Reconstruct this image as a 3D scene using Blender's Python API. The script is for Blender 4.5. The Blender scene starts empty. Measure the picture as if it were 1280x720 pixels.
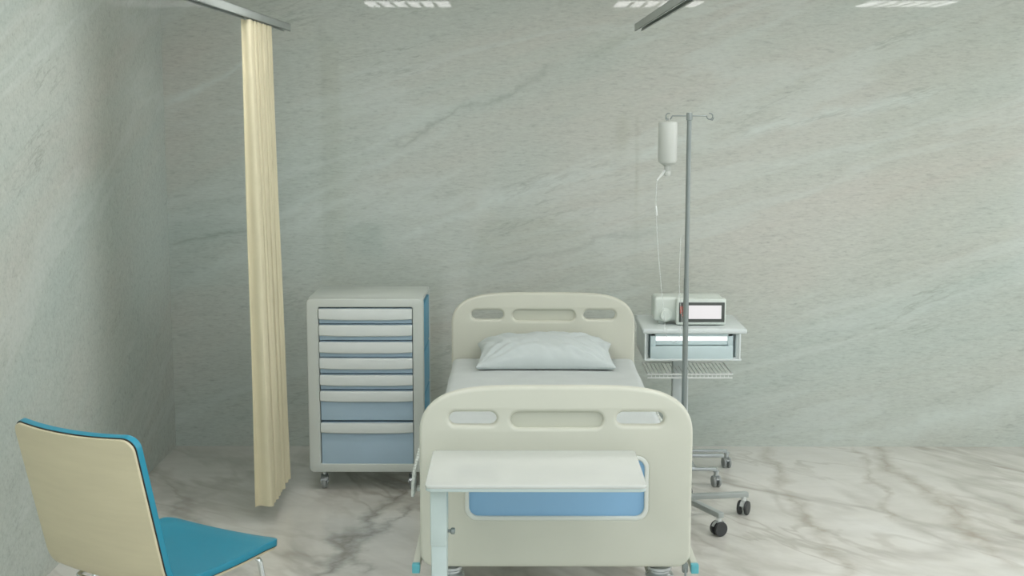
import bpy, bmesh, math, random
from mathutils import Vector, Matrix, noise

random.seed(7)
S = bpy.context.scene
COL = S.collection
PI = math.pi

# ------------------------------------------------------------------ materials
def lin(c):
    return tuple((v / 12.92 if v <= .04045 else ((v + .055) / 1.055) ** 2.4) for v in c)

def rgb(r, g, b):
    return lin((r / 255, g / 255, b / 255)) + (1,)

def mat(name, color, rough=.5, metal=0., spec=.5, var=.05, scale=8., coat=0., bump=0., bscale=200., trans=0., alpha=1., emit=None, estr=0.):
    m = bpy.data.materials.new(name)
    m.use_nodes = True
    nt = m.node_tree
    p = nt.nodes['Principled BSDF']
    p.inputs['Roughness'].default_value = rough
    p.inputs['Metallic'].default_value = metal
    p.inputs['Specular IOR Level'].default_value = spec
    p.inputs['Coat Weight'].default_value = coat
    p.inputs['Transmission Weight'].default_value = trans
    p.inputs['Alpha'].default_value = alpha
    tc = nt.nodes.new('ShaderNodeTexCoord')
    nz = nt.nodes.new('ShaderNodeTexNoise')
    nz.inputs['Scale'].default_value = scale
    nz.inputs['Detail'].default_value = 4
    nt.links.new(tc.outputs['Object'], nz.inputs['Vector'])
    rp = nt.nodes.new('ShaderNodeValToRGB')
    lo = tuple(max(0, v * (1 - var)) for v in color[:3]) + (1,)
    hi = tuple(min(1, v * (1 + var)) for v in color[:3]) + (1,)
    rp.color_ramp.elements[0].position = .3
    rp.color_ramp.elements[1].position = .7
    rp.color_ramp.elements[0].color = lo
    rp.color_ramp.elements[1].color = hi
    nt.links.new(nz.outputs['Fac'], rp.inputs['Fac'])
    nt.links.new(rp.outputs['Color'], p.inputs['Base Color'])
    if emit:
        p.inputs['Emission Color'].default_value = emit
        p.inputs['Emission Strength'].default_value = estr
    if bump:
        n2 = nt.nodes.new('ShaderNodeTexNoise')
        n2.inputs['Scale'].default_value = bscale
        nt.links.new(tc.outputs['Object'], n2.inputs['Vector'])
        bp = nt.nodes.new('ShaderNodeBump')
        bp.inputs['Strength'].default_value = bump
        bp.inputs['Distance'].default_value = .002
        nt.links.new(n2.outputs['Fac'], bp.inputs['Height'])
        nt.links.new(bp.outputs['Normal'], p.inputs['Normal'])
    return m

class NT:
    """tiny node helper"""
    def __init__(s, m):
        s.t = m.node_tree
    def n(s, kind, **kw):
        nd = s.t.nodes.new(kind)
        for k, v in kw.items():
            if k in nd.inputs: nd.inputs[k].default_value = v
            else: setattr(nd, k, v)
        return nd
    def l(s, a, b): s.t.links.new(a, b)
    def mapping(s, src, scale=(1, 1, 1), rot=(0, 0, 0), loc=(0, 0, 0)):
        m = s.n('ShaderNodeMapping')
        m.inputs['Scale'].default_value = scale
        m.inputs['Rotation'].default_value = rot
        m.inputs['Location'].default_value = loc
        s.l(src, m.inputs['Vector'])
        return m.outputs['Vector']
    def noise(s, vec, scale, detail=4, rough=.55, dist=0.):
        n = s.n('ShaderNodeTexNoise')
        n.inputs['Scale'].default_value = scale
        n.inputs['Detail'].default_value = detail
        n.inputs['Roughness'].default_value = rough
        n.inputs['Distortion'].default_value = dist
        s.l(vec, n.inputs['Vector'])
        return n.outputs['Fac']
    def ramp(s, fac, stops):
        r = s.n('ShaderNodeValToRGB')
        els = r.color_ramp.elements
        while len(els) < len(stops): els.new(.5)
        for e, (p, c) in zip(els, stops):
            e.position = p
            e.color = c if len(c) == 4 else tuple(c) + (1,)
        s.l(fac, r.inputs['Fac'])
        return r.outputs['Color']
    def mix(s, fac, a, b, blend='MIX'):
        m = s.n('ShaderNodeMix', data_type='RGBA', blend_type=blend)
        if hasattr(fac, 'links') or hasattr(fac, 'is_linked'): s.l(fac, m.inputs[0])
        else: m.inputs[0].default_value = fac
        for v, i in ((a, 6), (b, 7)):
            if isinstance(v, tuple): m.inputs[i].default_value = v
            else: s.l(v, m.inputs[i])
        return m.outputs[2]

def g(v): return (v, v, v, 1)

def vein_bands(h, pos, col, veins, ia, ib, nscale=2.2):
    """long veins of a slab, each a noise-bent band between two points of the surface"""
    sep = h.n('ShaderNodeSeparateXYZ'); h.l(pos, sep.inputs[0])
    def mth(op, a, b_=None):
        m_ = h.n('ShaderNodeMath', operation=op)
        for v, i in ((a, 0), (b_, 1)):
            if v is None: continue
            if isinstance(v, (int, float)): m_.inputs[i].default_value = v
            else: h.l(v, m_.inputs[i])
        return m_.outputs[0]
    for (x0, y0), (x1, y1), wd, amp, stg, cc in veins:
        L_ = math.hypot(x1 - x0, y1 - y0); dx, dy = (x1 - x0) / L_, (y1 - y0) / L_
        X, Y = mth('SUBTRACT', sep.outputs[ia], x0), mth('SUBTRACT', sep.outputs[ib], y0)
        t = mth('ADD', mth('MULTIPLY', X, dx), mth('MULTIPLY', Y, dy))
        s_ = mth('ADD', mth('MULTIPLY', X, -dy), mth('MULTIPLY', Y, dx))
        nz = h.noise(h.mapping(pos, loc=(x0 * 3, y0, 1)), nscale, 5, .6)
        s_ = mth('ADD', s_, mth('MULTIPLY', mth('SUBTRACT', nz, .5), amp))
        ww = mth('MULTIPLY', h.noise(h.mapping(pos, loc=(y0, x0, 4)), 5., 2, .6), wd * 2)
        f = mth('SUBTRACT', 1., mth('DIVIDE', mth('ABSOLUTE', s_), ww))
        f = mth('POWER', mth('MAXIMUM', f, 0.), 1.3)
        wnd = mth('MULTIPLY', h.ramp(mth('DIVIDE', t, L_), [(0., g(0)), (.12, g(1)), (.88, g(1)), (1., g(0))]), stg)
        mm = h.noise(h.mapping(pos, loc=(2, x0, y0)), 4., 3, .65)
        f = mth('MULTIPLY', mth('MULTIPLY', f, wnd), h.ramp(mm, [(.3, g(.35)), (.55, g(1))]))
        col = h.mix(f, col, cc)
    return col

LT, DK = rgb(212, 222, 216), rgb(128, 132, 122)
WALL_VEINS = [((1.3, -.06), (3.6, .40), .13, .30, .50, LT), ((-1.99, 1.97), (-1.3, 2.30), .035, .18, .45, LT),
              ((-.75, 1.22), (1.1, 1.80), .05, .22, .40, LT), ((-.72, 1.70), (.25, 2.20), .024, .30, .32, DK),
              ((1.2, 1.80), (2.4, 2.06), .05, .25, .40, LT), ((-1.99, 1.17), (-1.4, 1.29), .018, .14, .35, DK),
              ((-1.4, 1.32), (-.3, 1.88), .04, .2, .35, LT), ((-.2, 1.04), (.9, 1.30), .03, .26, .25, DK),
              ((-2., .90), (-.9, 1.45), .06, .25, .30, LT)]

def stone_wall(name, grain_scale, dip, base_shift=0.):
    """pale grey-green quartzite: fine grain, broad beige/green drifts, sparse rising veins"""
    m = bpy.data.materials.new(name); m.use_nodes = True
    h = NT(m)
    p = m.node_tree.nodes['Principled BSDF']
    geo = h.n('ShaderNodeNewGeometry')
    pos = geo.outputs['Position']
    flow = h.mapping(pos, rot=dip)                       # turn so that veins run along local x
    # broad drifts
    d = h.noise(h.mapping(flow, scale=(.22, .22, 1.), loc=(3.1, 0, .7)), 1.5, 4, .55, .6)
    col = h.ramp(d, [(.30, rgb(186, 197, 189)), (.47, rgb(191, 199, 190)), (.60, rgb(194, 198, 188)), (.75, rgb(198, 197, 187))])
    # fine grain
    gr = h.noise(h.mapping(pos, scale=grain_scale), 1., 3, .7, .3)
    grc = h.ramp(gr, [(.25, g(.76)), (.42, g(.95)), (.55, g(1.0)), (.75, g(1.08))])
    col = h.mix(1., col, grc, 'MULTIPLY')
    gr2 = h.noise(h.mapping(pos, scale=tuple(v * .37 for v in grain_scale), loc=(5, 2, 1)), 1., 3, .6, .5)
    col = h.mix(1., col, h.ramp(gr2, [(.27, g(.86)), (.42, g(.98)), (.6, g(1.0)), (.8, g(1.06))]), 'MULTIPLY')
    # light veins and thin dark broken veins
    v1 = h.noise(h.mapping(flow, scale=(.22, .22, 1.3), loc=(0, 0, 2.3)), .8, 6, .58, .35)
    lv = h.ramp(v1, [(.48, g(0)), (.498, g(1)), (.506, g(1)), (.53, g(0))])
    col = h.mix(h.mix(1., lv, g(.26), 'MULTIPLY'), col, rgb(210, 218, 212))
    v2 = h.noise(h.mapping(flow, scale=(.35, .35, 2.6), loc=(7, 1, 9.3)), 1.0, 7, .66, .15)
    dv = h.ramp(v2, [(.489, g(0)), (.499, g(1)), (.503, g(1)), (.511, g(0))])
    brk = h.ramp(h.noise(pos, 1.3, 3, .6), [(.50, g(0)), (.66, g(1))])
    dv = h.mix(1., dv, brk, 'MULTIPLY')
    col = h.mix(h.mix(1., dv, g(.5), 'MULTIPLY'), col, rgb(150, 155, 145))
    if name == 'quartzite_back': col = vein_bands(h, pos, col, WALL_VEINS, 0, 2, 2.6)
    h.l(col, p.inputs['Base Color'])
    p.inputs['Roughness'].default_value = .022
    p.inputs['Specular IOR Level'].default_value = .4
    return m

BR, GY = rgb(146, 132, 110), rgb(128, 124, 114)
FLOOR_VEINS = [((2.05, 7.75), (2.15, 5.35), .09, .42, .55, BR), ((1.40, 7.6), (1.42, 5.2), .07, .42, .45, BR),
               ((-.60, 6.9), (-.86, 5.2), .10, .75, .75, GY), ((-.52, 6.4), (-.72, 5.3), .05, .6, .6, GY),
               ((1.9, 7.5), (1.82, 6.0), .05, .5, .40, BR), ((2.9, 7.6), (3.1, 5.2), .06, .6, .5, BR),
               ((.3, 5.9), (-.5, 4.9), .08, .5, .5, GY), ((-1.7, 6.6), (-1.2, 5.0), .10, .7, .35, GY)]

def marble_floor():
    m = bpy.data.materials.new('white_veined_marble'); m.use_nodes = True
    h = NT(m)
    p = m.node_tree.nodes['Principled BSDF']
    geo = h.n('ShaderNodeNewGeometry'); pos = geo.outputs['Position']
    flow = h.mapping(pos, rot=(0, 0, math.radians(52)))
    d = h.noise(h.mapping(flow, scale=(.5, 1.3, 1)), .9, 5, .6, 1.)
    col = h.ramp(d, [(.3, rgb(206, 204, 195)), (.5, rgb(220, 218, 210)), (.7, rgb(227, 226, 220))])
    cl = h.noise(h.mapping(pos, scale=(2.2, 5., 1)), 1.6, 5, .65, .4)
    col = h.mix(1., col, h.ramp(cl, [(.3, g(.93)), (.55, g(1)), (.8, g(1.03))]), 'MULTIPLY')
    # main smoky veins
    for loc, sc, wid, strg, cc in (((2.6, .4, 0), .62, .034, .62, rgb(146, 139, 127)),
                                   ((9.2, 3.4, 0), .85, .016, .38, rgb(158, 150, 136)),
                                   ((4.1, 7.7, 0), .8, .05, .38, rgb(160, 155, 140))):
        v = h.noise(h.mapping(flow, scale=(.55, 1.5, 1), loc=loc), sc, 5, .54, .55)
        f = h.ramp(v, [(.5 - wid, g(0)), (.497, g(1)), (.503, g(1)), (.5 + wid, g(0))])
        br = h.ramp(h.noise(h.mapping(pos, loc=loc), 1.1, 3, .6), [(.38, g(.15)), (.62, g(1))])
        f = h.mix(1., h.mix(1., f, br, 'MULTIPLY'), g(strg), 'MULTIPLY')
        col = h.mix(f, col, cc)
    col = vein_bands(h, pos, col, FLOOR_VEINS, 0, 1)
    h.l(col, p.inputs['Base Color'])
    p.inputs['Roughness'].default_value = .16
    p.inputs['Specular IOR Level'].default_value = .45
    return m

def wood_back():
    """pale beige veneer with faint grain and joints"""
    m = bpy.data.materials.new('beige_veneer'); m.use_nodes = True
    h = NT(m); p = m.node_tree.nodes['Principled BSDF']
    tc = h.n('ShaderNodeTexCoord'); o = tc.outputs['Object']
    a = h.noise(h.mapping(o, scale=(6, 6, 60)), 1., 4, .5, .3)
    col = h.ramp(a, [(.3, rgb(206, 197, 166)), (.7, rgb(210, 201, 170))])
    b = h.noise(h.mapping(o, scale=(2, 2, 9)), 1., 3, .5)
    col = h.mix(1., col, h.ramp(b, [(.3, g(.95)), (.7, g(1.03))]), 'MULTIPLY')
    h.l(col, p.inputs['Base Color']); p.inputs['Roughness'].default_value = .45
    return m

def teal_seat():
    m = mat('teal_plastic', rgb(33, 137, 162), .32, var=.04, scale=3)
    return m

M = dict(
    wall=stone_wall('quartzite_back', (26, 26, 120), (0, math.radians(17), 0)),
    wallside=stone_wall('quartzite_side', (70, 70, 70), (math.radians(-22), 0, math.radians(90))),
    floor=marble_floor(),
    ceil=mat('ceiling_paint', rgb(214, 216, 208), .8),
    frame_white=mat('window_paint', rgb(225, 226, 220), .5),
    cream=mat('cream_plastic', rgb(199, 200, 185), .38, var=.02, scale=4),
    cream_d=mat('cream_recess', rgb(195, 196, 180), .4, var=.02, scale=4),
    blue=mat('blue_panel', rgb(134, 178, 212), .3, var=.03, scale=3),
    white_trim=mat('white_trim', rgb(212, 216, 208), .35, var=.02),
    sheet=mat('white_sheet', rgb(190, 196, 193), .85, var=.03, scale=12, bump=.25, bscale=90),
    bluesheet=mat('blue_mattress', rgb(158, 190, 206), .7, var=.04, scale=10),
    pillow=mat('pillow_cotton', rgb(189, 197, 195), .85, var=.03, scale=10, bump=.3, bscale=70),
    tabletop=mat('white_laminate', rgb(197, 200, 194), .14, var=.015),
    tablepost=mat('pale_grey_paint', rgb(190, 204, 200), .35, var=.03),
    curtain=mat('cream_cloth', rgb(214, 206, 175), .85, var=.04, scale=5, bump=.2, bscale=300),
    alu=mat('aluminium', rgb(168, 174, 170), .4, .15, var=.04),
    alu_d=mat('dark_slot', rgb(88, 92, 92), .6, .2, var=.05),
    steel=mat('steel_tube', rgb(138, 146, 143), .38, .5, var=.06),
    chrome=mat('chrome', rgb(225, 230, 230), .08, 1., var=.03),
    black=mat('black_rubber', rgb(58, 60, 60), .5, var=.05),
    darkedge=mat('dark_edge', rgb(34, 34, 30), .6, var=.05),
    castermetal=mat('zinc', rgb(190, 196, 196), .25, .7, var=.05),
    casterwhite=mat('white_nylon', rgb(216, 220, 216), .35, var=.03),
    greywheel=mat('grey_wheel', rgb(150, 154, 152), .4, var=.05),
    cab=mat('cart_grey', rgb(200, 206, 199), .4, var=.02, scale=4),
    cab_pull=mat('cart_pull', rgb(206, 212, 208), .4, var=.02, scale=4),
    cab_blue=mat('cart_drawer_blue', rgb(172, 196, 212), .4, var=.03, scale=4),
    cab_teal=mat('cart_teal', rgb(74, 150, 182), .4, var=.04, scale=4),
    gap=mat('cart_gap', rgb(62, 80, 96), .6),
    bedside=mat('bedside_white', rgb(214, 222, 220), .35, var=.02),
    drawer=mat('bedside_drawer', rgb(196, 213, 214), .35, var=.03),
    bright=mat('emissive_white', rgb(240, 240, 240), .5, var=.0, emit=rgb(255, 255, 255), estr=.8),
    device=mat('device_white', rgb(214, 222, 214), .4, var=.02),
    device_bez=mat('device_bezel', rgb(76, 80, 76), .45, var=.03),
    screen=mat('lit_screen', rgb(90, 88, 90), .4, emit=rgb(232, 230, 230), estr=.86),
    led=mat('orange_led', rgb(150, 70, 56), .5, emit=rgb(224, 92, 70), estr=.35),
    bottle=mat('bottle_plastic', rgb(190, 194, 187), .4, var=.02),
    tube=mat('clear_tube', rgb(225, 230, 226), .15, alpha=.28),
    tubew=mat('white_tube', rgb(230, 234, 230), .3, alpha=.8),
    teal=teal_seat(), veneer=wood_back(),
    tealcap=mat('teal_cap', rgb(96, 178, 188), .4, var=.04),
    lamp=mat('lamp_diffuser', rgb(240, 240, 235), .6, emit=(1.0, .98, .98, 1), estr=10.5),
    louver=mat('louver_metal', rgb(120, 124, 120), .5, .3),
    lampframe=mat('lamp_frame', rgb(215, 215, 210), .5),
)

# ------------------------------------------------------------------ mesh helpers
def bx(bm, c, s, bev=0., seg=2, rot=None):
    """box centre c, size s, optional bevel, optional rotation matrix about centre"""
    t = bmesh.new()
    bmesh.ops.create_cube(t, size=1.)
    for v in t.verts: v.co = Vector((v.co.x * s[0], v.co.y * s[1], v.co.z * s[2]))
    if bev: bmesh.ops.bevel(t, geom=t.edges[:], offset=min(bev, min(s) * .49), segments=seg, profile=.5, affect='EDGES')
    mt = Matrix.Translation(c)
    if rot is not None: mt = mt @ rot.to_4x4()
    t.transform(mt)
    join(bm, t)

def join(bm, t):
    me = bpy.data.meshes.new('tmp'); t.to_mesh(me); t.free()
    bm.from_mesh(me); bpy.data.meshes.remove(me)

def tube(bm, pts, r, n=10, closed=False, caps=True):
    """round tube swept along points; r number or list"""
    P = [Vector(p) for p in pts]
    k = len(P)
    R = r if isinstance(r, (list, tuple)) else [r] * k
    tang = []
    for i in range(k):
        if closed: d = P[(i + 1) % k] - P[i - 1]
        else: d = P[min(i + 1, k - 1)] - P[max(i - 1, 0)]
        tang.append(d.normalized())
    a = Vector((0, 0, 1)) if abs(tang[0].z) < .9 else Vector((1, 0, 0))
    u = tang[0].cross(a).normalized()
    rings = []
    for i in range(k):
        if i: u = (u - tang[i] * u.dot(tang[i])).normalized()
        w = tang[i].cross(u)
        rings.append([bm.verts.new(P[i] + (u * math.cos(2 * PI * j / n) + w * math.sin(2 * PI * j / n)) * R[i]) for j in range(n)])
    for i in range(k if closed else k - 1):
        A, B = rings[i], rings[(i + 1) % k]
        for j in range(n): bm.faces.new((A[j], A[(j + 1) % n], B[(j + 1) % n], B[j]))
    if caps and not closed:
        bm.faces.new(list(reversed(rings[0]))); bm.faces.new(rings[-1])

def lathe(bm, prof, c=(0, 0, 0), n=28, axis='z'):
    """profile [(r,z)...] turned about an axis through c"""
    c = Vector(c); rings = []
    def P(r, h, j):
        x, y = r * math.cos(2 * PI * j / n), r * math.sin(2 * PI * j / n)
        return c + (Vector((x, y, h)) if axis == 'z' else Vector((h, x, y)) if axis == 'x' else Vector((x, -h, y)))
    for r, h in prof:
        rings.append([bm.verts.new(P(max(r, 1e-5), h, j)) for j in range(n)])
    for A, B in zip(rings, rings[1:]):
        for j in range(n): bm.faces.new((A[j], A[(j + 1) % n], B[(j + 1) % n], B[j]))
    bm.faces.new(list(reversed(rings[0]))); bm.faces.new(rings[-1])

def smooth_pts(pts, n=8, closed=False):
    """Catmull-Rom through control points"""
    P = [Vector(p) for p in pts]; out = []; k = len(P)
    for i in range(k if closed else k - 1):
        p0 = P[(i - 1) % k] if closed or i else P[0]
        p1, p2 = P[i], P[(i + 1) % k]
        p3 = P[(i + 2) % k] if closed or i + 2 < k else P[-1]
        for j in range(n):
            t = j / n
            out.append(.5 * ((2 * p1) + (p2 - p0) * t + (2 * p0 - 5 * p1 + 4 * p2 - p3) * t * t + (3 * p1 - p0 - 3 * p2 + p3) * t ** 3))
    if not closed: out.append(P[-1])
    return out

def finish(bm, smooth):
    bmesh.ops.recalc_face_normals(bm, faces=bm.faces[:])
    for f in bm.faces: f.smooth = smooth

def obj(name, bm, m, parent=None, smooth=True, loc=None):
    finish(bm, smooth)
    me = bpy.data.meshes.new(name); bm.to_mesh(me); bm.free()
    if smooth:
        try: me.set_sharp_from_angle(angle=math.radians(38))
        except Exception: pass
    o = bpy.data.objects.new(name, me); COL.objects.link(o)
    if m: me.materials.append(m)
    if parent: o.parent = parent
    if loc: o.location = loc
    return o

def thing(name, label, cat, loc=(0, 0, 0), rz=0., group=None):
    o = bpy.data.objects.new(name, None); COL.objects.link(o)
    o.location = loc; o.rotation_euler = (0, 0, rz); o.empty_display_size = .1
    o['label'] = label; o['category'] = cat
    if group: o['group'] = group
    return o

def tag(o, label, cat, group=None):
    o['label'] = label; o['category'] = cat
    if group: o['group'] = group
    return o

def struct(o):
    o['kind'] = 'structure'; return o

def dup(root, loc, rz, label, group=None):
    r = root.copy(); COL.objects.link(r); r.location = loc; r.rotation_euler = (0, 0, rz); r['label'] = label
    if group: r['group'] = group
    for ch in list(root.children):
        c = ch.copy(); COL.objects.link(c); c.parent = r
        for gch in ch.children:
            d = gch.copy(); COL.objects.link(d); d.parent = c
    return r

def stadium(cx, cz, w, h, r=None, n=10):
    r = min(h / 2, w / 2) if r is None else r
    pts = []
    for (sx, sz, a0) in ((1, 1, 0), (-1, 1, 90), (-1, -1, 180), (1, -1, 270)):
        ox, oz = cx + sx * (w / 2 - r), cz + sz * (h / 2 - r)
        for i in range(n + 1):
            a = math.radians(a0 + 90 * i / n)
            pts.append((ox + r * math.cos(a), oz + r * math.sin(a)))
    return pts

def offset_poly(P, d):
    """grow (d>0) or shrink a smooth closed outline"""
    area_ = sum(P[i - 1][0] * P[i][1] - P[i][0] * P[i - 1][1] for i in range(len(P)))
    sg = 1 if area_ > 0 else -1
    Q = []
    for p in P:
        if not Q or math.hypot(p[0] - Q[-1][0], p[1] - Q[-1][1]) > 1e-5: Q.append(p)
    if math.hypot(Q[0][0] - Q[-1][0], Q[0][1] - Q[-1][1]) < 1e-5: Q.pop()
    out = []; n = len(Q)
    for i in range(n):
        a, b_, c = Vector(Q[i - 1]), Vector(Q[i]), Vector(Q[(i + 1) % n])
        e1, e2 = (b_ - a).normalized(), (c - b_).normalized()
        n1, n2 = Vector((e1.y, -e1.x)) * sg, Vector((e2.y, -e2.x)) * sg
        m = (n1 + n2).normalized(); k = max(.5, m.dot(n1))
        q = b_ + m * (d / k); out.append((q.x, q.y))
    return out

def panel_bm(outline, holes, thick, bev, res=3):
    """flat board in the xz plane with through holes and rounded edges, centred on y=0, as a bmesh"""
    cu = bpy.data.curves.new('tmp', 'CURVE'); cu.dimensions = '2D'; cu.fill_mode = 'BOTH'
    cu.extrude = thick / 2 - bev; cu.bevel_depth = bev; cu.bevel_resolution = res
    for L in [offset_poly(outline, -bev)] + [offset_poly(q, bev) for q in holes]:
        sp = cu.splines.new('POLY'); sp.points.add(len(L) - 1)
        for q, (x, z) in zip(sp.points, L): q.co = (x, z, 0, 1)
        sp.use_cyclic_u = True
    o = bpy.data.objects.new('tmp', cu); COL.objects.link(o)
    dg = bpy.context.evaluated_depsgraph_get()
    me = bpy.data.meshes.new_from_object(o.evaluated_get(dg))
    bm = bmesh.new(); bm.from_mesh(me)
    bmesh.ops.remove_doubles(bm, verts=bm.verts[:], dist=1e-5)
    bm.transform(Matrix.Rotation(PI / 2, 4, 'X'))
    COL.objects.unlink(o); bpy.data.objects.remove(o); bpy.data.curves.remove(cu); bpy.data.meshes.remove(me)
    return bm

def caster(root, x, y, z_top, r=.035, w=.022, hood=True, wheel_mat='black', rz=0., name='caster', twin=True):
    """swivel caster standing on z=0 under z_top: hood/fork part with wheel sub-parts"""
    rot = Matrix.Rotation(rz, 4, 'Z'); tr = Matrix.Translation((x, y, 0)) @ rot
    b = bmesh.new()
    lathe(b, [(.012, z_top - .03 if z_top - .03 > r else r), (.012, z_top - .006), (.016, z_top - .006), (.016, z_top)], n=16)
    # fork hood: arch between two wheels
    pts = [(0, r * 1.08 * math.sin(a), r + r * 1.14 * math.cos(a)) for a in [math.radians(v) for v in range(-70, 111, 15)]]
    t = bmesh.new()
    hw = w * (.47 if twin else .8)
    rows = [[t.verts.new((sx * hw, p[1], p[2] + dz)) for sx in (-1, 1)] for p in pts for dz in (0,)]
    for A, B in zip(rows, rows[1:]): t.faces.new((A[0], A[1], B[1], B[0]))
    ext = bmesh.ops.solidify(t, geom=t.faces[:], thickness=.006)
    join(b, t)
    bx(b, (0, 0, r), (hw * 1.6 if twin else .006, .010, r * .9), .002)
    if not twin:
        for sx in (-1, 1): bx(b, (sx * w * .8, 0, r * 1.15), (.004, .02, r * 1.2), .001)
    tube(b, [(-w * 1.1, 0, r), (w * 1.1, 0, r)], .004, 8)
    b.transform(tr)
    c = obj(name, b, M['casterwhite'] if hood else M['castermetal'], root)
    if twin:
        for sx in (-1, 1):
            q = bmesh.new(); x0 = sx * w * .5; x1 = sx * (w * .5 + w * .75)
            lathe(q, [(r * .55, x0), (r * .93, x0), (r, x0 + (x1 - x0) * .2), (r, x0 + (x1 - x0) * .75), (r * .93, x1), (r * .3, x1)], (0, 0, r), 28, 'x')
            q.transform(tr); obj('wheel', q, M[wheel_mat], c)
    else:
        q = bmesh.new()
        lathe(q, [(r * .4, -w * .5), (r * .92, -w * .5), (r, -w * .3), (r, w * .3), (r * .92, w * .5), (r * .4, w * .5)], (0, 0, r), 28, 'x')
        q.transform(tr); obj('wheel', q, M[wheel_mat], c)
    return c

# ------------------------------------------------------------------ room
YW, XL, XR, ZC, YF = 7.47, -1.98, 4.6, 2.86, -2.2
def slab(name, lo, hi, m):
    b = bmesh.new()
    bx(b, [(a + c) / 2 for a, c in zip(lo, hi)], [c - a for a, c in zip(lo, hi)])
    return struct(obj(name, b, m, smooth=False))
slab('floor', (XL - .12, YF, -.1), (XR + .12, YW + .12, 0), M['floor'])
slab('wall_back', (XL - .12, YW, 0), (XR + .12, YW + .12, ZC), M['wall'])
slab('wall_left', (XL - .12, YF, 0), (XL, YW, ZC), M['wallside'])
slab('ceiling', (XL - .12, 3.2, ZC), (XR + .12, YW + .12, ZC + .1), M['ceil'])
# right wall, pierced by two wide windows (outside the frame, they let the daylight in)
WIN = [(2.4, 4.7), (4.9, 7.2)]; WZ0, WZ1 = .35, 2.7
b = bmesh.new()
ys = [YF] + [v for w in WIN for v in w] + [YW]
for i in range(0, len(ys), 2): bx(b, (XR + .06, (ys[i] + ys[i + 1]) / 2, ZC / 2), (.12, ys[i + 1] - ys[i], ZC))
for (y0, y1) in WIN:
    bx(b, (XR + .06, (y0 + y1) / 2, WZ0 / 2), (.12, y1 - y0, WZ0))
    bx(b, (XR + .06, (y0 + y1) / 2, (WZ1 + ZC) / 2), (.12, y1 - y0, ZC - WZ1))
struct(obj('wall_right', b, M['wallside'], smooth=False))
for k, (y0, y1) in enumerate(WIN):
    b = bmesh.new()
    for y in (y0 + .025, (y0 + y1) / 2, y1 - .025): bx(b, (XR + .06, y, (WZ0 + WZ1) / 2), (.07, .05, WZ1 - WZ0), .005)
    for z in (WZ0 + .025, WZ1 - .025): bx(b, (XR + .06, (y0 + y1) / 2, z), (.07, y1 - y0, .05), .005)
    struct(obj('window_%d' % (k + 1), b, M['frame_white'], smooth=False))

# ceiling lights (only the front row is mirrored at the top of the polished back wall)
def ceiling_light(loc, label):
    t = thing('ceiling_light', label, 'ceiling light', loc, 0, 'louvred square ceiling lights')
    W, D, H = .70, .56, .06
    b = bmesh.new()
    for sx in (-1, 1): bx(b, (sx * (W / 2 + .010), 0, -H / 2 + .004), (.02, D + .04, H - .008), .003)
    for sy in (-1, 1): bx(b, (0, sy * (D / 2 + .010), -H / 2 + .004), (W, .02, H - .008), .003)
    obj('frame', b, M['lampframe'], t, False)
    b = bmesh.new(); bx(b, (0, 0, -H / 2), (W, D, H)); obj('diffuser', b, M['lamp'], t, False)
    for i in range(1, 6):
        b = bmesh.new(); bx(b, (-W / 2 + W * i / 6, 0, -H), (.028, D, .006)); obj('louver_blade', b, M['louver'], t, False)
    return t
first = None
for (x, y, lab) in ((-.92, 3.56, 'louvred ceiling light over the bed foot, mirrored left of the bed on the wall top'),
                    (1.19, 3.56, 'louvred ceiling light mirrored beside the right curtain rail on the wall top'),
                    (3.28, 3.56, 'louvred ceiling light mirrored at the far right of the wall top'),
                    (-.92, 5.55, 'added unseen louvred fill light nearest the cream curtain, close to the back wall'),  # rear row: unseen lamps added to brighten the back of the room
                    (1.19, 5.55, 'added unseen louvred fill light above the infusion stand, close to the back wall'),
                    (3.28, 5.55, 'added unseen louvred fill light in the back right corner, close to the back wall')):
    if first is None: first = ceiling_light((x, y, ZC), lab)
    else: dup(first, (x, y, ZC), 0, lab)

# ------------------------------------------------------------------ bed
BX, BY0, BY1 = .130, 4.25, 6.47
bed = thing('hospital_bed', 'cream hospital bed with blue footboard panel, made up with a white sheet', 'bed', (BX, (BY0 + BY1) / 2, 0))
def L(x, y, z): return (x - BX, y - (BY0 + BY1) / 2, z)
def board_outline(w, z0, z1, arch, rc, rb):
    """rounded board, bowed top edge"""
    pts = []
    hw = w / 2; zs = z1 - arch                       # shoulder height where the corner begins
    for i in range(13):                              # bottom-left corner -> bottom-right
        a = math.radians(180 + 90 * i / 12); pts.append((-hw + rb + rb * math.cos(a), z0 + rb + rb * math.sin(a)))
    for i in range(13):
        a = math.radians(270 + 90 * i / 12); pts.append((hw - rb + rb * math.cos(a), z0 + rb + rb * math.sin(a)))
    top = []
    # superelliptic shoulder then shallow bow
    for i in range(49):
        u = -1 + 2 * i / 48
        x = -hw * math.copysign(abs(u) ** .9, u) if False else -hw * u
        top.append(x)
    n = 60
    for i in range(n + 1):
        th = PI * i / n
        cx = math.copysign(abs(math.cos(th)) ** (2 / 4.6), math.cos(th)); sz = abs(math.sin(th)) ** (2 / 2.35)
        pts.append((hw * cx, z1 - rc + rc * sz))
    return pts
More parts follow.
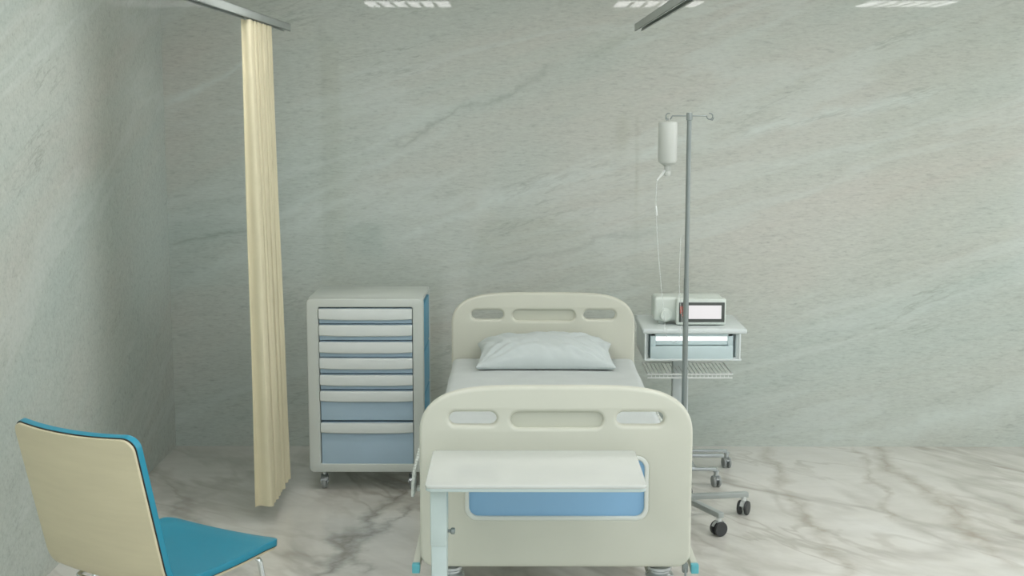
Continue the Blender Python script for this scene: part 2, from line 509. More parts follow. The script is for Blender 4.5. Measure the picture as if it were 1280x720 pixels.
def bed_board(name, ycen, holes_panel, face):
    w, z0, z1 = .905, .432, 1.05
    out = board_outline(w, z0, z1, .03, .165, .05)
    hl = [stadium(-.275, .941, .157, .046), stadium(.278, .941, .157, .046)]
    rec = stadium(0.003, .937, .305, .052)
    holes = hl + [rec]
    pan = stadium(.003, .706, .600, .212, .038)
    if holes_panel: holes.append(pan)
    b = panel_bm(out, holes, .046, .013, 4)
    b.transform(Matrix.Translation((0, ycen, 0)))
    o = obj(name, b, M['cream'], bed)
    b = panel_bm(stadium(0.003, .937, .322, .070), [], .014, .003, 2)
    b.transform(Matrix.Translation((0, ycen, 0)))
    obj('recess', b, M['cream_d'], o)
    if holes_panel:
        b = panel_bm(stadium(.003, .706, .612, .224, .042), [stadium(.003, .706, .583, .195, .032)], .034, .005, 3)
        b.transform(Matrix.Translation((0, ycen - .006, 0)))
        f = obj('panel_frame', b, M['white_trim'], o)
        b = panel_bm(stadium(.003, .706, .604, .216, .04), [], .02, .003, 2)
        b.transform(Matrix.Translation((0, ycen - .002, 0)))
        obj('blue_panel', b, M['blue'], o)['label'] = 'glossy sky-blue inset panel'
    return o
yc = (BY0 + BY1) / 2
bed_board('footboard', BY0 + .023 - yc, True, -1)
bed_board('headboard', BY1 - .023 - yc, False, 1)
# mattress in its sheet
def soft_slab(b, w, d, z0, z1, r, wr=.0, seedv=0):
    nx, ny = 40, 90
    def sq(u, h):  # keep rounded edges
        return u
    bx(b, (0, 0, (z0 + z1) / 2), (w, d, z1 - z0), r, 5)
b = bmesh.new(); soft_slab(b, .895, 2.10, .575, .73, .035)
bmesh.ops.subdivide_edges(b, edges=[e for e in b.edges if e.calc_length() > .3], cuts=30, use_grid_fill=True)
for v in b.verts:
    v.co.z += .004 * noise.noise(v.co * 5) * (1 if v.co.z > .7 else 0)
    v.co.x += .005 * noise.noise(v.co * 4 + Vector((3, 1, 0)))
mt = obj('mattress', b, M['sheet'], bed)
b = bmesh.new(); soft_slab(b, .885, 2.09, .50, .572, .03); obj('mattress_base', b, M['bluesheet'], mt)
# frame
b = bmesh.new()
for sx in (-1, 1): bx(b, (sx * .38, 0, .455), (.05, 2.1, .07), .008)
for yy in (-.95, -.35, .35, .95): bx(b, (0, yy, .455), (.74, .05, .05), .006)
bx(b, (0, 0, .488), (.80, 2.06, .014), .004)
fr = obj('frame', b, M['cream'], bed)
for yy in (.12, .66):
    b = bmesh.new()
    bx(b, (0, yy, .30), (.13, .13, .30), .01); bx(b, (0, yy, .20), (.18, .18, .12), .012)
    obj('lift_column', b, M['casterwhite'], bed)
b = bmesh.new()
for sx in (-1, 1): bx(b, (sx * .40, 0, .165), (.045, 1.75, .05), .008)
for yy in (.12, .66, .86): bx(b, (0, yy, .165), (.80, .06, .05), .008)
obj('base', b, M['cream'], bed)
for sx in (-1, 1):
    for yy in (-.86, .72): caster(bed, sx * .40, yy, .15, .06, .026, True, 'greywheel', .3 * sx)
# side beams with teal end caps
for sx in (-1, 1):
    b = bmesh.new(); bx(b, (sx * .468, 0.005, .425), (.024, 2.16, .030), .004)
    s = obj('side_beam', b, M['cream'], bed)
    for sy in (-1, 1):
        b = bmesh.new(); bx(b, (sx * .468, sy * 1.095, .425), (.026, .024, .032), .003); obj('end_cap', b, M['tealcap'], s)['label'] = 'teal end cap'
    for sy in (-.8, -.3, .3, .8):
        b = bmesh.new(); bx(b, (sx * .43, sy, .44), (.06, .03, .02), .003); obj('bracket', b, M['casterwhite'], s)
# folded side rails: curved white arms hanging beside the mattress
for sx in (-1, 1):
    b = bmesh.new()
    tube(b, [(sx * .464, -.72, .50), (sx * .464, .30, .50)], .010, 12)
    r0 = obj('side_rail', b, M['white_trim'], bed)
    for yy in (-.74, -.40, -.08, .24):
        b = bmesh.new(); aw = .045
        P = smooth_pts([(sx * .452, yy, .70), (sx * .464, yy - .01, .68), (sx * .476, yy - .02, .65), (sx * .484, yy - .03, .61), (sx * .487, yy - .03, .56)], 6)
        if sx < 0 and yy < -.7:
            aw = .07; P = smooth_pts([(-.460, yy, .80), (-.468, yy, .775), (-.482, yy - .01, .725), (-.496, yy - .02, .665), (-.502, yy - .02, .58)], 6)
        for A, B in zip(P, P[1:]):
            d = B - A; ang = math.atan2(d.x, d.z)
            bx(b, (A + B) / 2, (.012, aw, d.length * 1.25), .003, 1, Matrix.Rotation(ang, 3, 'Y'))
        bx(b, (sx * .462, yy - .01, .50), (.012, .03, .20), .003)
        bx(b, (sx * .472, yy - .015, .60), (.034, .03, .016), .003)
        bx(b, (sx * .43, yy - .01, .47), (.075, .03, .016), .003)
        obj('rail_arm', b, M['white_trim'], r0)
# round corner bumpers under the footboard and latch
for sx in (-1, 1):
    for sy in (-1, 1):
        b = bmesh.new()
        lathe(b, [(.018, .375), (.044, .378), (.048, .386), (.044, .394), (.036, .398), (.036, .404), (.042, .409), (.042, .418), (.03, .424), (.03, .44)], (sx * .355, sy * 1.045, 0), 28)
        obj('bumper', b, M['castermetal'], bed)
b = bmesh.new(); bx(b, (.437, -1.085, .425), (.018, .02, .034), .003); tube(b, [(.437, -1.09, .425), (.437, -1.105, .40)], .004, 8); obj('latch', b, M['steel'], bed)

# pillow
def pillow():
    t = bmesh.new(); nx, ny = 56, 40; W, D = .67, .36
    top, bot = [], []
    for j in range(ny + 1):
        rt, rb = [], []
        for i in range(nx + 1):
            u, v = -1 + 2 * i / nx, -1 + 2 * j / ny
            pin = 1 - .08 * (1 - v * v) * (abs(u) ** 6); pin2 = 1 - .07 * (1 - u * u) * (abs(v) ** 6)
            x, y = u * W / 2 * pin, v * D / 2 * pin2
            e = max(0, 1 - abs(u) ** 2.6) ** .55 * max(0, 1 - abs(v) ** 2.6) ** .6
            h = .098 * e
            # creases fanning from the corners
            an = math.atan2(abs(v) - 1.05, abs(u) - 1.05)
            cr = .012 * math.sin(an * 21 + 2 * noise.noise(Vector((u * 2, v * 2, 1)))) * e ** .6 * (abs(u) ** 1.2)
            wv = .016 * noise.noise(Vector((u * 3.2 + v * 1.2, v * 2.2, 3))) * e ** .5 + .010 * noise.noise(Vector((u * 8 + v * 4, v * 3, 8))) * e ** .5
            rt.append(t.verts.new((x, y, h + cr + wv + .008)))
            rb.append(rt[-1] if i in (0, nx) or j in (0, ny) else t.verts.new((x, y, -.004 - .018 * e)))
        top.append(rt); bot.append(rb)
    for j in range(ny):
        for i in range(nx):
            t.faces.new((top[j][i], top[j][i + 1], top[j + 1][i + 1], top[j + 1][i]))
            q = (bot[j][i], bot[j + 1][i], bot[j + 1][i + 1], bot[j][i + 1])
            if len(set(q)) == 4 and set(q) != {top[j][i], top[j][i + 1], top[j + 1][i + 1], top[j + 1][i]}:
                try: t.faces.new(q)
                except ValueError: pass
    return t
b = pillow()
b.transform(Matrix.Rotation(math.radians(8), 4, 'X'))
for v in b.verts: v.co.z = max(v.co.z, .737 - .766)
pl = obj('pillow', b, M['pillow'], None, True, (.136, 6.240, .766))
tag(pl, 'plump white pillow lying on the bed sheet against the headboard', 'pillow')
s = pl.modifiers.new('sub', 'SUBSURF'); s.levels = 1; s.render_levels = 1

# ------------------------------------------------------------------ overbed table
TX, TY, TZ = .057, 3.995, .85
tab = thing('overbed_table', 'white wheeled overbed table standing in front of the bed footboard', 'table', (TX, TY, 0))
b = panel_bm(stadium(0, 0, .66, .41, .022, 8), [], .010, .003, 3)
b.transform(Matrix.Rotation(-PI / 2, 4, 'X')); b.transform(Matrix.Translation((0, 0, TZ - .005)))
tt = obj('tabletop', b, M['tabletop'], tab)
b = panel_bm(stadium(0, 0, .656, .406, .022, 8), [], .012, .003, 3)
b.transform(Matrix.Rotation(-PI / 2, 4, 'X')); b.transform(Matrix.Translation((0, 0, TZ - .0145)))
obj('edge_band', b, M['tablepost'], tt)['label'] = 'pale blue-green edge band'
cx0 = -.292
b = bmesh.new(); bx(b, (cx0, -.115, .737), (.050, .09, .182), .006); bx(b, (cx0 + .03, -.115, .826), (.10, .12, .008), .003)
obj('upper_post', b, M['tablepost'], tab)
b = bmesh.new(); bx(b, (cx0, -.115, .365), (.047, .082, .60), .006); obj('lower_post', b, M['tablepost'], tab)
b = bmesh.new(); tube(b, [(cx0 + .024, -.115, .682), (cx0 + .034, -.115, .682)], .005, 10); lathe(b, [(.006, .033), (.010, .036), (.010, .046), (.006, .048)], (cx0, -.115, .682), 16, 'x')
obj('height_knob', b, M['steel'], tab)
b = bmesh.new()
bx(b, (cx0, 0.05, .082), (.06, .52, .035), .008)
for sy in (-.19, .29): bx(b, (cx0 + .29, sy, .082), (.64, .05, .03), .008)
obj('base', b, M['tablepost'], tab)
for x_ in (cx0, cx0 + .57):
    for sy in (-.19, .29): caster(tab, x_, sy, .070, .026, .014, True, 'black', .4)

# ------------------------------------------------------------------ medicine cart
CX0, CX1, CY0, CY1, CZ0, CZ1 = -1.062, -.472, 6.57, 7.06, .100, .998
cx, cy = (CX0 + CX1) / 2, (CY0 + CY1) / 2
cart = thing('drawer_cart', 'tall grey drawer cart on casters with pale blue drawers, left of the bed', 'cart', (cx, cy, 0))
W, D = CX1 - CX0, CY1 - CY0
b = panel_bm(stadium(0, (CZ0 + CZ1) / 2, W, CZ1 - CZ0, .022, 6), [stadium(.003, .549, .476, .812, .006, 3)], .06, .006, 3)
b.transform(Matrix.Translation((0, -D / 2 + .03, 0)))
obj('front_frame', b, M['cab'], cart)
b = bmesh.new()
bx(b, (0, .03, (CZ0 + CZ1) / 2 - .006), (W - .034, D - .064, CZ1 - CZ0 - .024), .006)
obj('body', b, M['cab'], cart)
b = bmesh.new(); bx(b, (0, .027, CZ1 - .011), (W - .004, D - .056, .022), .007); obj('top', b, M['cab'], cart)
# dark recess behind drawers is the body front; drawers
dz = lambda py: CZ1 - (py - 374) * .00415
DX0, DX1 = -.233, .240
drs = [(386, 404.3, 400), (406, 425, 420), (427, 445.6, 441), (447, 466, 461), (468, 486, 481.5), (488, 525, 501.5), (528, 580, 541)]
for (t0, t1, hb) in drs:
    z1_, z0_, zh = dz(t0), dz(t1), dz(hb)
    b = bmesh.new(); bx(b, ((DX0 + DX1) / 2, -D / 2 + .034, (z0_ + z1_) / 2), (DX1 - DX0 - .004, .05, z1_ - z0_ + .002), .003)
    dr = obj('drawer', b, M['cab_blue'], cart)
    # pull: wide lip, its lower edge bowed
    b = bmesh.new(); n = 24; rows = []
    for i in range(n + 1):
        u = -1 + 2 * i / n; x = (DX0 + DX1) / 2 + u * ((DX1 - DX0) / 2 - .001)
        bow = .006 * (1 - u ** 4); zb = zh + .004 - bow * .7
        y0 = -D / 2 + .016; y1 = -D / 2 - .006 - .005 * (1 - u ** 4)
        rows.append([b.verts.new(v) for v in ((x, y0, z1_), (x, y1 + .006, z1_ - .002), (x, y1, z1_ - .010), (x, y1, zb + .004), (x, y1 + .004, zb), (x, y0, zb + .004))])
    for A, B in zip(rows, rows[1:]):
        for k in range(6): b.faces.new((A[k], A[(k + 1) % 6], B[(k + 1) % 6], B[k]))
    b.faces.new(rows[0]); b.faces.new(list(reversed(rows[-1])))
    obj('pull', b, M['cab_pull'], dr)['label'] = 'pale grey pull lip'
for sx in (-1, 1):
    zt, zb = CZ1 - .045, CZ0 + .03
    hs = [(zt, zt - .235), (zt - .245, zt - .465), (zt - .475, zb)]
    for (a, c) in hs:
        b = bmesh.new(); bx(b, (sx * (W / 2 - .012), .024, (a + c) / 2), (.020, D - .075, a - c), .004)
        obj('side_panel', b, M['cab_teal'], cart)['label'] = 'teal side panel'
    b = bmesh.new(); bx(b, (sx * (W / 2 - .010), D / 2 - .007, (CZ0 + CZ1) / 2), (.024, .014, CZ1 - CZ0 - .03), .004)
    obj('corner_post', b, M['cab'], cart)
for sx in (-1, 1):
    for sy in (-1, 1): caster(cart, sx * (W / 2 - .068), sy * (D / 2 - .06), CZ0 + .004, .036, .020, False, 'greywheel', 0., twin=False)

# ------------------------------------------------------------------ bedside table
NX0, NX1, NY0, NY1, NZ = .640, 1.172, 6.62, 7.08, .838
nx, ny = .896, (NY0 + NY1) / 2
bs = thing('bedside_table', 'white bedside table with one drawer and wire shelf, right of the headboard', 'table', (nx, ny, 0))
hd = (NY1 - NY0) / 2
b = bmesh.new(); bx(b, ((NX0 + NX1) / 2 - nx, 0, NZ - .014), (NX1 - NX0, NY1 - NY0, .028), .009, 3); obj('tabletop', b, M['bedside'], bs)
x0, x1 = .652 - nx, 1.146 - nx
b = bmesh.new()
for x in (x0 + .012, x1 - .012): bx(b, (x, .02, .747), (.024, NY1 - NY0 - .05, .158), .004)
bx(b, ((x0 + x1) / 2, .02, .674), (x1 - x0, NY1 - NY0 - .05, .012), .004)
bx(b, ((x0 + x1) / 2, hd - .015, .747), (x1 - x0, .012, .158), .003)
obj('drawer_housing', b, M['bedside'], bs)
fy = -hd + .010
b = bmesh.new()
xa, xb = x0 + .030, x1 - .042
bx(b, ((xa + xb) / 2, fy + .006, .714), (xb - xa, .016, .066), .003)                  # lower front
bx(b, ((xa + xb) / 2, fy + .020, .761), (xb - xa, .02, .022), .003)
bx(b, ((xa + xb) / 2, fy + .012, .805), (xb - xa, .016, .018), .003)
for x in (xa + .014, xb - .014): bx(b, (x, fy + .012, .779), (.028, .016, .066), .003)
for x in (xa + .006, xb - .006): bx(b, (x, fy + .19, .722), (.010, .36, .076), .002)
bx(b, ((xa + xb) / 2, fy + .19, .690), (xb - xa, .36, .008), .002)
bx(b, ((xa + xb) / 2, fy + .37, .73), (xb - xa, .008, .10), .002)
dr = obj('drawer', b, M['drawer'], bs)
b = bmesh.new(); bx(b, ((xa + xb) / 2, fy + .026, .776), (xb - xa - .05, .006, .044), .002, 1, Matrix.Rotation(math.radians(-38), 3, 'X')); obj('emissive_strip', b, M['bright'], dr)['label'] = 'white strip with added glow in the drawer slot'  # emission added so the white strip stays bright in its slot
b = bmesh.new()
for x in (x1 - .010,): tube(b, [(x, -hd + .008, .676), (x, -hd + .008, .822)], .006, 10)
tube(b, [(x0 + .003, -hd + .008, .676), (x1, -hd + .008, .676)], .006, 10)
tube(b, [(x0 + .003, -hd + .008, .676), (x0 + .003, -hd + .008, .822)], .006, 10)
obj('edge_rail', b, M['bedside'], bs)
# wire shelf
b = bmesh.new()
sx0, sx1, sy0, sy1, sz = .672 - nx, 1.108 - nx, -hd + .035, hd - .11, .595
for z in (sz, sz - .019):
    tube(b, [(sx0, sy0, z), (sx1, sy0, z)], .0042, 8)
tube(b, [(sx0, sy1, sz), (sx1, sy1, sz)], .0042, 8)
for x in (sx0, sx1): tube(b, [(x, sy0, sz), (x, sy1, sz)], .0042, 8)
n = 21
for i in range(1, n):
    x = sx0 + (sx1 - sx0) * i / n
    tube(b, [(x, sy1, sz - .004), (x, sy0 + .003, sz - .004), (x, sy0 + .001, sz - .019)], .0022, 6)
sh = obj('wire_shelf', b, M['casterwhite'], bs)
b = bmesh.new(); bx(b, (-.025, .07, .385), (.085, .06, .575), .008); obj('column', b, M['bedside'], bs)
b = bmesh.new()
bx(b, (0.02, .07, .095), (.40, .03, .02), .005)
for (yy, xe, xs) in ((.178, .255, -.20), (-.185, .145, -.20)): bx(b, ((xe + xs) / 2, yy, .092), (xe - xs, .026, .016), .004)
for xx in (-.16, .02): bx(b, (xx, 0, .095), (.03, .38, .016), .004)
obj('base', b, M['castermetal'], bs)
for (xx, yy) in ((.250, .17), (.140, -.19), (-.18, .17), (-.18, -.19)): caster(bs, xx, yy, .085, .030, .016, False, 'greywheel', .2)

# ------------------------------------------------------------------ monitor on the bedside table
mon = thing('patient_monitor', 'white patient monitor with lit screen and round knob on the bedside table', 'monitor', (.895, 6.80, NZ))
b = bmesh.new()
bx(b, (-.005, .03, .081), (.36, .155, .126), .018, 4)
for sx in (-1, 1): bx(b, (-.005 + sx * .14, .03, .009), (.03, .10, .018), .003)
obj('body', b, M['device'], mon)
b = bmesh.new()
lathe(b, [(.036, .046), (.036, .052), (.030, .054), (.029, .066), (.024, .070)], (-.126, 0, .050), 32, 'y')
obj('knob', b, M['device'], mon)
tilt = Matrix.Rotation(math.radians(-2), 4, 'X')
px0, px1 = -.074, .180
b = bmesh.new(); bx(b, ((px0 + px1) / 2, -.070, .074), (px1 - px0, .05, .136), .008, 3)
dp = obj('display_housing', b, M['device'], mon)
b = bmesh.new(); bx(b, ((px0 + px1) / 2 + .003, -.0965, .072), (px1 - px0 - .020, .005, .102), .0015)
bz = obj('bezel', b, M['device_bez'], dp); bz['label'] = 'dark grey screen bezel'
b = bmesh.new(); bx(b, (.072, -.1000, .073), (.168, .003, .070), .0008); obj('screen', b, M['screen'], dp)['label'] = 'glowing white screen'
# two rows of orange seven-segment digits
def seg7(b, cx_, cz_, w, h, segs, t=.0022):
    q = {'a': (0, h / 2, 1), 'g': (0, 0, 1), 'd': (0, -h / 2, 1), 'f': (-w / 2, h / 4, 0), 'b': (w / 2, h / 4, 0), 'e': (-w / 2, -h / 4, 0), 'c': (w / 2, -h / 4, 0)}
    for s_ in segs:
        dx, dz_, hor = q[s_]
        bx(b, (cx_ + dx, -.0998, cz_ + dz_), (w if hor else t, .0016, t if hor else h / 2))
b = bmesh.new()
seg7(b, -.051, .0955, .0085, .0155, 'abcdefg'); seg7(b, -.036, .0955, .0085, .0155, 'abcdefg')
seg7(b, -.051, .0755, .0085, .0155, 'abcdefg'); seg7(b, -.036, .0755, .0085, .0155, 'acdfg')
seg7(b, -.046, .057, .006, .010, 'bc')
obj('digit_readout', b, M['led'], dp)['label'] = 'orange digits'

# ------------------------------------------------------------------ infusion stand
IX, IY, IT = .797, 6.15, 1.926
iv = thing('infusion_stand', 'tall steel infusion stand on a five-arm wheeled base beside the bed', 'infusion stand', (IX, IY, 0))
b = bmesh.new(); tube(b, [(0, 0, .09), (0, 0, 1.16)], .0125, 18); obj('lower_pole', b, M['steel'], iv)
b = bmesh.new(); tube(b, [(0, 0, 1.14), (0, 0, IT)], .0108, 18)
lathe(b, [(.0108, IT - .032), (.0145, IT - .030), (.0145, IT), (.011, IT + .005)], n=20); obj('upper_pole', b, M['steel'], iv)
for sx in (-1, 1):
    b = bmesh.new()
    P = [(sx * .012, 0, IT - .010), (sx * .078, 0, IT - .010)]
    cc = Vector((sx * .094, 0, IT - .012)); rr = .014
    P += [cc + Vector((-sx * rr * math.cos(a), 0, -rr * math.sin(a))) for a in [math.radians(v) for v in range(0, 290, 24)]]
    tube(b, P, .0030, 8)
    tube(b, [cc + Vector((0, -.001, -rr)), cc + Vector((sx * .012, -.004, -rr - .004)), cc + Vector((sx * .018, -.004, -rr + .008))], .0026, 8)
    obj('hook', b, M['steel'], iv)
b = bmesh.new(); lathe(b, [(.035, .082), (.042, .088), (.042, .112), (.030, .120), (.020, .135), (.018, .15)], n=28); obj('hub', b, M['steel'], iv)
for k in range(5):
    a = math.radians(8 - 72 * k); R = .315
    b = bmesh.new()
    t = bmesh.new(); bx(t, (.18, 0, .099), (.29, .030, .026), .003)
    t.transform(Matrix.Rotation(a, 4, 'Z')); join(b, t)
    obj('foot_arm', b, M['alu'], iv)
    caster(iv, R * math.cos(a) * .97, R * math.sin(a) * .97, .090, .034, .020, True, 'black', math.radians((-28, -62, 40, -35, 20)[k]))

# infusion bottle hung from the left hook, with its drip tube
BXX, BYY = IX - .098, IY - .004
bt = thing('infusion_bottle', 'white infusion bottle hanging from the left hook of the steel stand', 'bottle', (BXX, IY, 1.655))
b = bmesh.new()
lathe(b, [(.012, .0), (.015, .004), (.015, .028), (.020, .034), (.040, .046), (.0445, .060), (.0445, .222), (.041, .232), (.02, .236)], n=36)
obj('body', b, M['bottle'], bt)
b = bmesh.new()
P = [(.004, -.0095, .234), (.004, -.0095, .244)] + [Vector((.004, -.0095 * math.cos(a), .246 + .0095 * math.sin(a))) for a in [math.radians(v) for v in range(0, 181, 20)]] + [(.004, .0095, .244), (.004, .0095, .234)]
tube(b, P, .002, 8); obj('hanger_loop', b, M['bottle'], bt)
b = bmesh.new(); lathe(b, [(.013, -.016), (.016, -.012), (.016, .004), (.013, .008)], n=24); obj('cap', b, M['bottle'], bt)
b = bmesh.new()
tube(b, [(-.012, -.006, .010), (-.024, -.010, -.006), (-.048, -.012, -.036)], [.006, .006, .003], 10)
obj('spike', b, M['tubew'], bt)
b = bmesh.new()
tube(b, smooth_pts([(-.048, -.012, -.036), (-.051, -.012, -.10), (-.050, -.012, -.19), (-.035, -.015, -.40), (-.012, -.02, -.62), (.000, -.02, -.72), (.010, -.02, -.775), (.035, -.02, -.795), (.060, -.02, -.785), (.074, -.02, -.74), (.078, -.02, -.69), (.068, -.02, -.60), (.062, -.02, -.50), (.066, -.02, -.30)], 8), .0019, 6)
obj('drip_tube', b, M['tube'], bt)
b = bmesh.new(); tube(b, [(-.052, -.012, -.155), (-.046, -.012, -.200)], .0042, 10); obj('drip_chamber', b, M['tubew'], bt)

# ------------------------------------------------------------------ curtain rails and curtain
def rail(x, label):
    t = thing('curtain_rail', label, 'curtain rail', (x, 0, 2.35), 0, 'ceiling curtain rails')
    y0, y1 = 3.4, 7.075
    b = bmesh.new()
    for sx in (-1, 1): bx(b, (sx * .0185, (y0 + y1) / 2, .018), (.003, y1 - y0, .036))
    bx(b, (0, (y0 + y1) / 2, .0345), (.040, y1 - y0, .003))
    for sx in (-1, 1): bx(b, (sx * .0160, (y0 + y1) / 2, .0015), (.008, y1 - y0, .003))
    obj('channel', b, M['alu'], t, False)
    b = bmesh.new(); bx(b, (0, (y0 + y1) / 2, .028), (.020, y1 - y0, .006)); obj('slot', b, M['alu_d'], t, False)
    for yy in (3.5, 4.3):
        b = bmesh.new(); tube(b, [(0, yy, .036), (0, yy, .51)], .006, 10); lathe(b, [(.022, .498), (.022, .51)], (0, yy, 0), 18); obj('ceiling_rod', b, M['alu'], t)
    return t
rl = rail(-1.212, 'aluminium curtain rail at the left, carrying the cream curtain')
dup(rl, (.640, 0, 2.35), 0, 'bare aluminium curtain rail at the right, with no curtain')

ct = thing('curtain', 'cream privacy curtain drawn together and hanging from the left rail', 'curtain', (-1.212, 6.25, 0))
def curtain_bm():
    b = bmesh.new(); folds = 9; npf = 18; n = folds * npf; nz = 40
    y0, y1 = -.265, .32
    grid = []
    for k in range(nz + 1):
        f = k / nz; z = 2.345 - f * (2.345 - .085)
        amp = .016 + .026 * f
        row = []
        for i in range(n + 1):
            s_ = i / n; ph = s_ * folds * 2 * PI
            yy = y0 + .04 * f + (y1 - y0 - .08 * f) * s_
            var = 1 + .25 * noise.noise(Vector((s_ * 9, 0, f * .6)))
            x = -amp * var * math.cos(ph) + .022 * f
            yy += amp * .38 * math.sin(2 * ph) + .006 * noise.noise(Vector((s_ * 14, f * 3, 4)))
            x += .006 * noise.noise(Vector((s_ * 20, f * 2.2, 9)))
            row.append(b.verts.new((x, yy, z)))
        grid.append(row)
    for A, B in zip(grid, grid[1:]):
        for i in range(n): b.faces.new((A[i], A[i + 1], B[i + 1], B[i]))
    bmesh.ops.recalc_face_normals(b, faces=b.faces[:])
    bmesh.ops.solidify(b, geom=b.faces[:], thickness=.0025)
    return b
obj('cloth', curtain_bm(), M['curtain'], ct)
for i in range(10):
    b = bmesh.new(); y = -.262 + .6 * i / 9
    tube(b, [(0, y, 2.340), (0, y, 2.362)], .003, 6); bx(b, (0, y, 2.359), (.028, .012, .008), .002)
    obj('glider', b, M['alu'], ct)

# ------------------------------------------------------------------ chair
CHX, CHY, TH = -1.0485, 4.5715, 1.063
ch = thing('visitor_chair', 'teal chair with beige back panel and chrome legs, seen from behind at left', 'chair', (CHX, CHY, 0), TH - PI / 2)
# local: x right, y forward (front edge at y=0), z up
ZS, SD, RC, ZB, CW = .4505, .543, .129, .977, .522
def shell_profile():
    """centre line (y,z,normal) of the seat/back sheet from the front edge to the back's top"""
    pts = []
    pts += [(0 - .0, ZS - .006), (-.03, ZS - .001), (-.08, ZS)]
    R = .085
    # seat runs back to the bend, then rises along the recline direction
    be = Vector((-SD, ZS)); up = Vector((-RC, ZB - ZS)).normalized()
    t = R * .9
    A = be + Vector((t, 0)); B = be + up * t
    for k in range(1, 8): pts.append((-.08 + (A.x + .08) * k / 7, ZS - .006 * math.sin(PI * k / 7)))
    for k in range(1, 11):
        s_ = k / 11; p = A * (1 - s_) ** 2 + be * 2 * s_ * (1 - s_) + B * s_ ** 2; pts.append((p.x, p.y))
    T = Vector((-SD - RC, ZB))
    for k in range(0, 13):
        p = B + (T - B) * k / 12; pts.append((p.x, p.y))
    return [Vector(p) for p in pts]
PR = shell_profile()
def sheet(off, th, inset):
    """curved sheet offset `off` to the underside, thickness th, plan outline with rounded corners"""
    b = bmesh.new(); n = 28
    # arc length
    Ls = [0]
    for A, B in zip(PR, PR[1:]): Ls.append(Ls[-1] + (B - A).length)
    tot = Ls[-1]
    def at(s_):
        s_ = min(max(s_, 0), tot)
        for i in range(len(PR) - 1):
            if s_ <= Ls[i + 1] or i == len(PR) - 2:
                u = (s_ - Ls[i]) / max(1e-9, Ls[i + 1] - Ls[i]); p = PR[i].lerp(PR[i + 1], u)
                j0, j1 = max(i - 1, 0), min(i + 2, len(PR) - 1)
                tg = (PR[j1] - PR[j0]).normalized(); nn = Vector((-abs(tg.y), -abs(tg.x))) if tg.y >= 0 else Vector((abs(tg.y), -abs(tg.x)))
                return p, nn
    rc = .042
    ss = [inset + rc * (1 - math.cos(PI / 2 * k / 7)) for k in range(8)]
    m_ = 44
    ss += [inset + rc + (tot - 2 * inset - 2 * rc) * k / m_ for k in range(1, m_)]
    ss += [tot - inset - rc * (1 - math.cos(PI / 2 * k / 7)) for k in range(7, -1, -1)]
    T_, B_ = [], []
    for s_ in ss:
        e = min(s_ - inset, tot - inset - s_)
        hw = CW / 2 - inset
        if e < rc: hw -= rc - math.sqrt(max(0, rc * rc - (rc - e) ** 2))
        p, nn = at(s_)
        rise = min(1, max(0, (s_ / tot - .42) / .3)); 
        rt, rb = [], []
        for j in range(n + 1):
            u = -1 + 2 * j / n; x = hw * u
            dish = (.024 * rise + .008) * (1 - (x / (CW / 2)) ** 2)          # dished across the width
            q = p + nn * (off + dish)
            q2 = q + nn * th
            rt.append(b.verts.new((x, q.x, q.y))); rb.append(b.verts.new((x, q2.x, q2.y)))
        T_.append(rt); B_.append(rb)
    for G, fl in ((T_, 0), (B_, 1)):
        for A, B in zip(G, G[1:]):
            for j in range(n):
                f = (A[j], A[j + 1], B[j + 1], B[j]); b.faces.new(f if fl else tuple(reversed(f)))
    k = len(ss)
    for i in range(k - 1):
        for j in (0, n): b.faces.new((T_[i][j], T_[i + 1][j], B_[i + 1][j], B_[i][j]))
    for i in (0, k - 1):
        for j in range(n): b.faces.new((T_[i][j], T_[i][j + 1], B_[i][j + 1], B_[i][j]))
    bmesh.ops.recalc_face_normals(b, faces=b.faces[:])
    return b
def rounded(b, w):
    es = [e for e in b.edges if e.calc_face_angle(0) > .9]
    bmesh.ops.bevel(b, geom=es, offset=w, segments=3, profile=.5, affect='EDGES', clamp_overlap=True)
    return b
b = rounded(sheet(-.021, .022, 0.), .007); obj('seat_pad', b, M['teal'], ch)['label'] = 'teal moulded seat and back'
b = sheet(.001, .0026, .0008); obj('edge_strip', b, M['darkedge'], ch)['label'] = 'thin dark edge line'
b = sheet(.0032, .009, .004); obj('rear_panel', b, M['veneer'], ch)['label'] = 'beige rear panel'
# nine small moulded dimples in the seat
b = bmesh.new()
for i in range(3):
    for j in range(4): lathe(b, [(.0045, .0), (.005, .0014), (.0025, .0028)], (-.02 + .022 * i, -.33 + .020 * j, ZS + .001), 10)
obj('seat_dimple', b, M['teal'], ch)
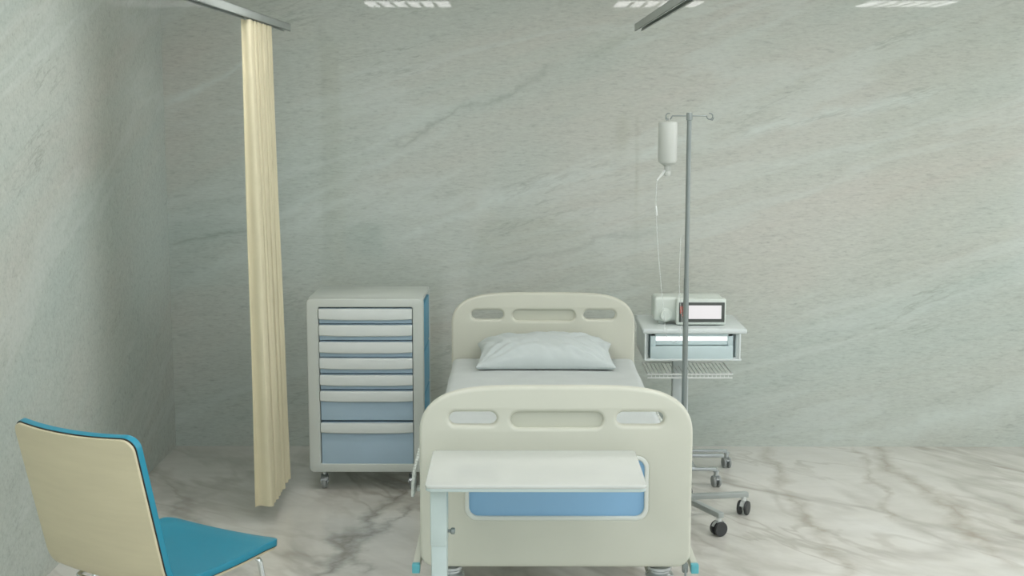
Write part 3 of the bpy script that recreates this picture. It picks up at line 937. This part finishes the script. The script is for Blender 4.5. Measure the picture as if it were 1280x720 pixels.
# chrome legs with cross bars under the seat
for sx in (-1, 1):
    for (yt, yb, nm) in ((-.07, -.01, 'front'), (-.40, -.50, 'rear')):
        b = bmesh.new()
        xt, xb = sx * .205, sx * .245
        P = smooth_pts([(sx * .06, yt, ZS - .036), (sx * .15, yt, ZS - .036), (xt, yt + (yb - yt) * .06, ZS - .046), (xt + sx * .012, yt + (yb - yt) * .25, ZS - .11), (xb, yb, .012)], 8)
        tube(b, P, .0095, 12)
        l = obj('leg', b, M['chrome'], ch)
        b = bmesh.new(); lathe(b, [(.012, 0.), (.0135, .003), (.0135, .016), (.010, .02)], (xb, yb, 0), 16); obj('foot_cap', b, M['black'], l)
b = bmesh.new()
for yt in (-.07, -.40): tube(b, [(-.07, yt, ZS - .036), (.07, yt, ZS - .036)], .0095, 12)
for sx in (-1, 1): tube(b, [(sx * .07, -.41, ZS - .034), (sx * .07, -.06, ZS - .034)], .008, 10)
P = smooth_pts([(-.19, -.40, ZS - .036), (-.20, -.47, ZS - .036), (-.17, -.515, ZS - .034), (0, -.52, ZS - .034), (.17, -.515, ZS - .034), (.20, -.47, ZS - .036), (.19, -.40, ZS - .036)], 6)
tube(b, P, .008, 10)
obj('under_frame', b, M['chrome'], ch)

# ------------------------------------------------------------------ light, world, camera
w = bpy.data.worlds.new('World'); S.world = w; w.use_nodes = True
h = NT(w)
bg = w.node_tree.nodes['Background']
# overcast sky, brighter towards the window side (+x)
tc = h.n('ShaderNodeTexCoord')
dt = h.n('ShaderNodeVectorMath', operation='DOT_PRODUCT'); dt.inputs[1].default_value = (1, 0, 0)
h.l(tc.outputs['Generated'], dt.inputs[0])
h.l(h.ramp(dt.outputs['Value'], [(0., (.93 * .8, .99 * .8, 1.03 * .8)), (.3, (.93 * .85, .99 * .85, 1.03 * .85)), (.95, (1.65, 1.7, 1.74))]), bg.inputs['Color'])
bg.inputs['Strength'].default_value = 1.4

cd = bpy.data.cameras.new('Camera'); cam = bpy.data.objects.new('Camera', cd); COL.objects.link(cam)
cd.sensor_width = 36; cd.lens = 1650 / 1280 * 36; cd.clip_start = .05
cam.location = (0, 0, 1.97)
cam.rotation_euler = (PI / 2 - math.atan(230 / 1650), 0, math.atan(6 / 1650))
S.camera = cam
vs = S.view_settings
vs.view_transform = 'Standard'; vs.look = 'None'; vs.exposure = .11; vs.gamma = 1.; vs.use_curve_mapping = False
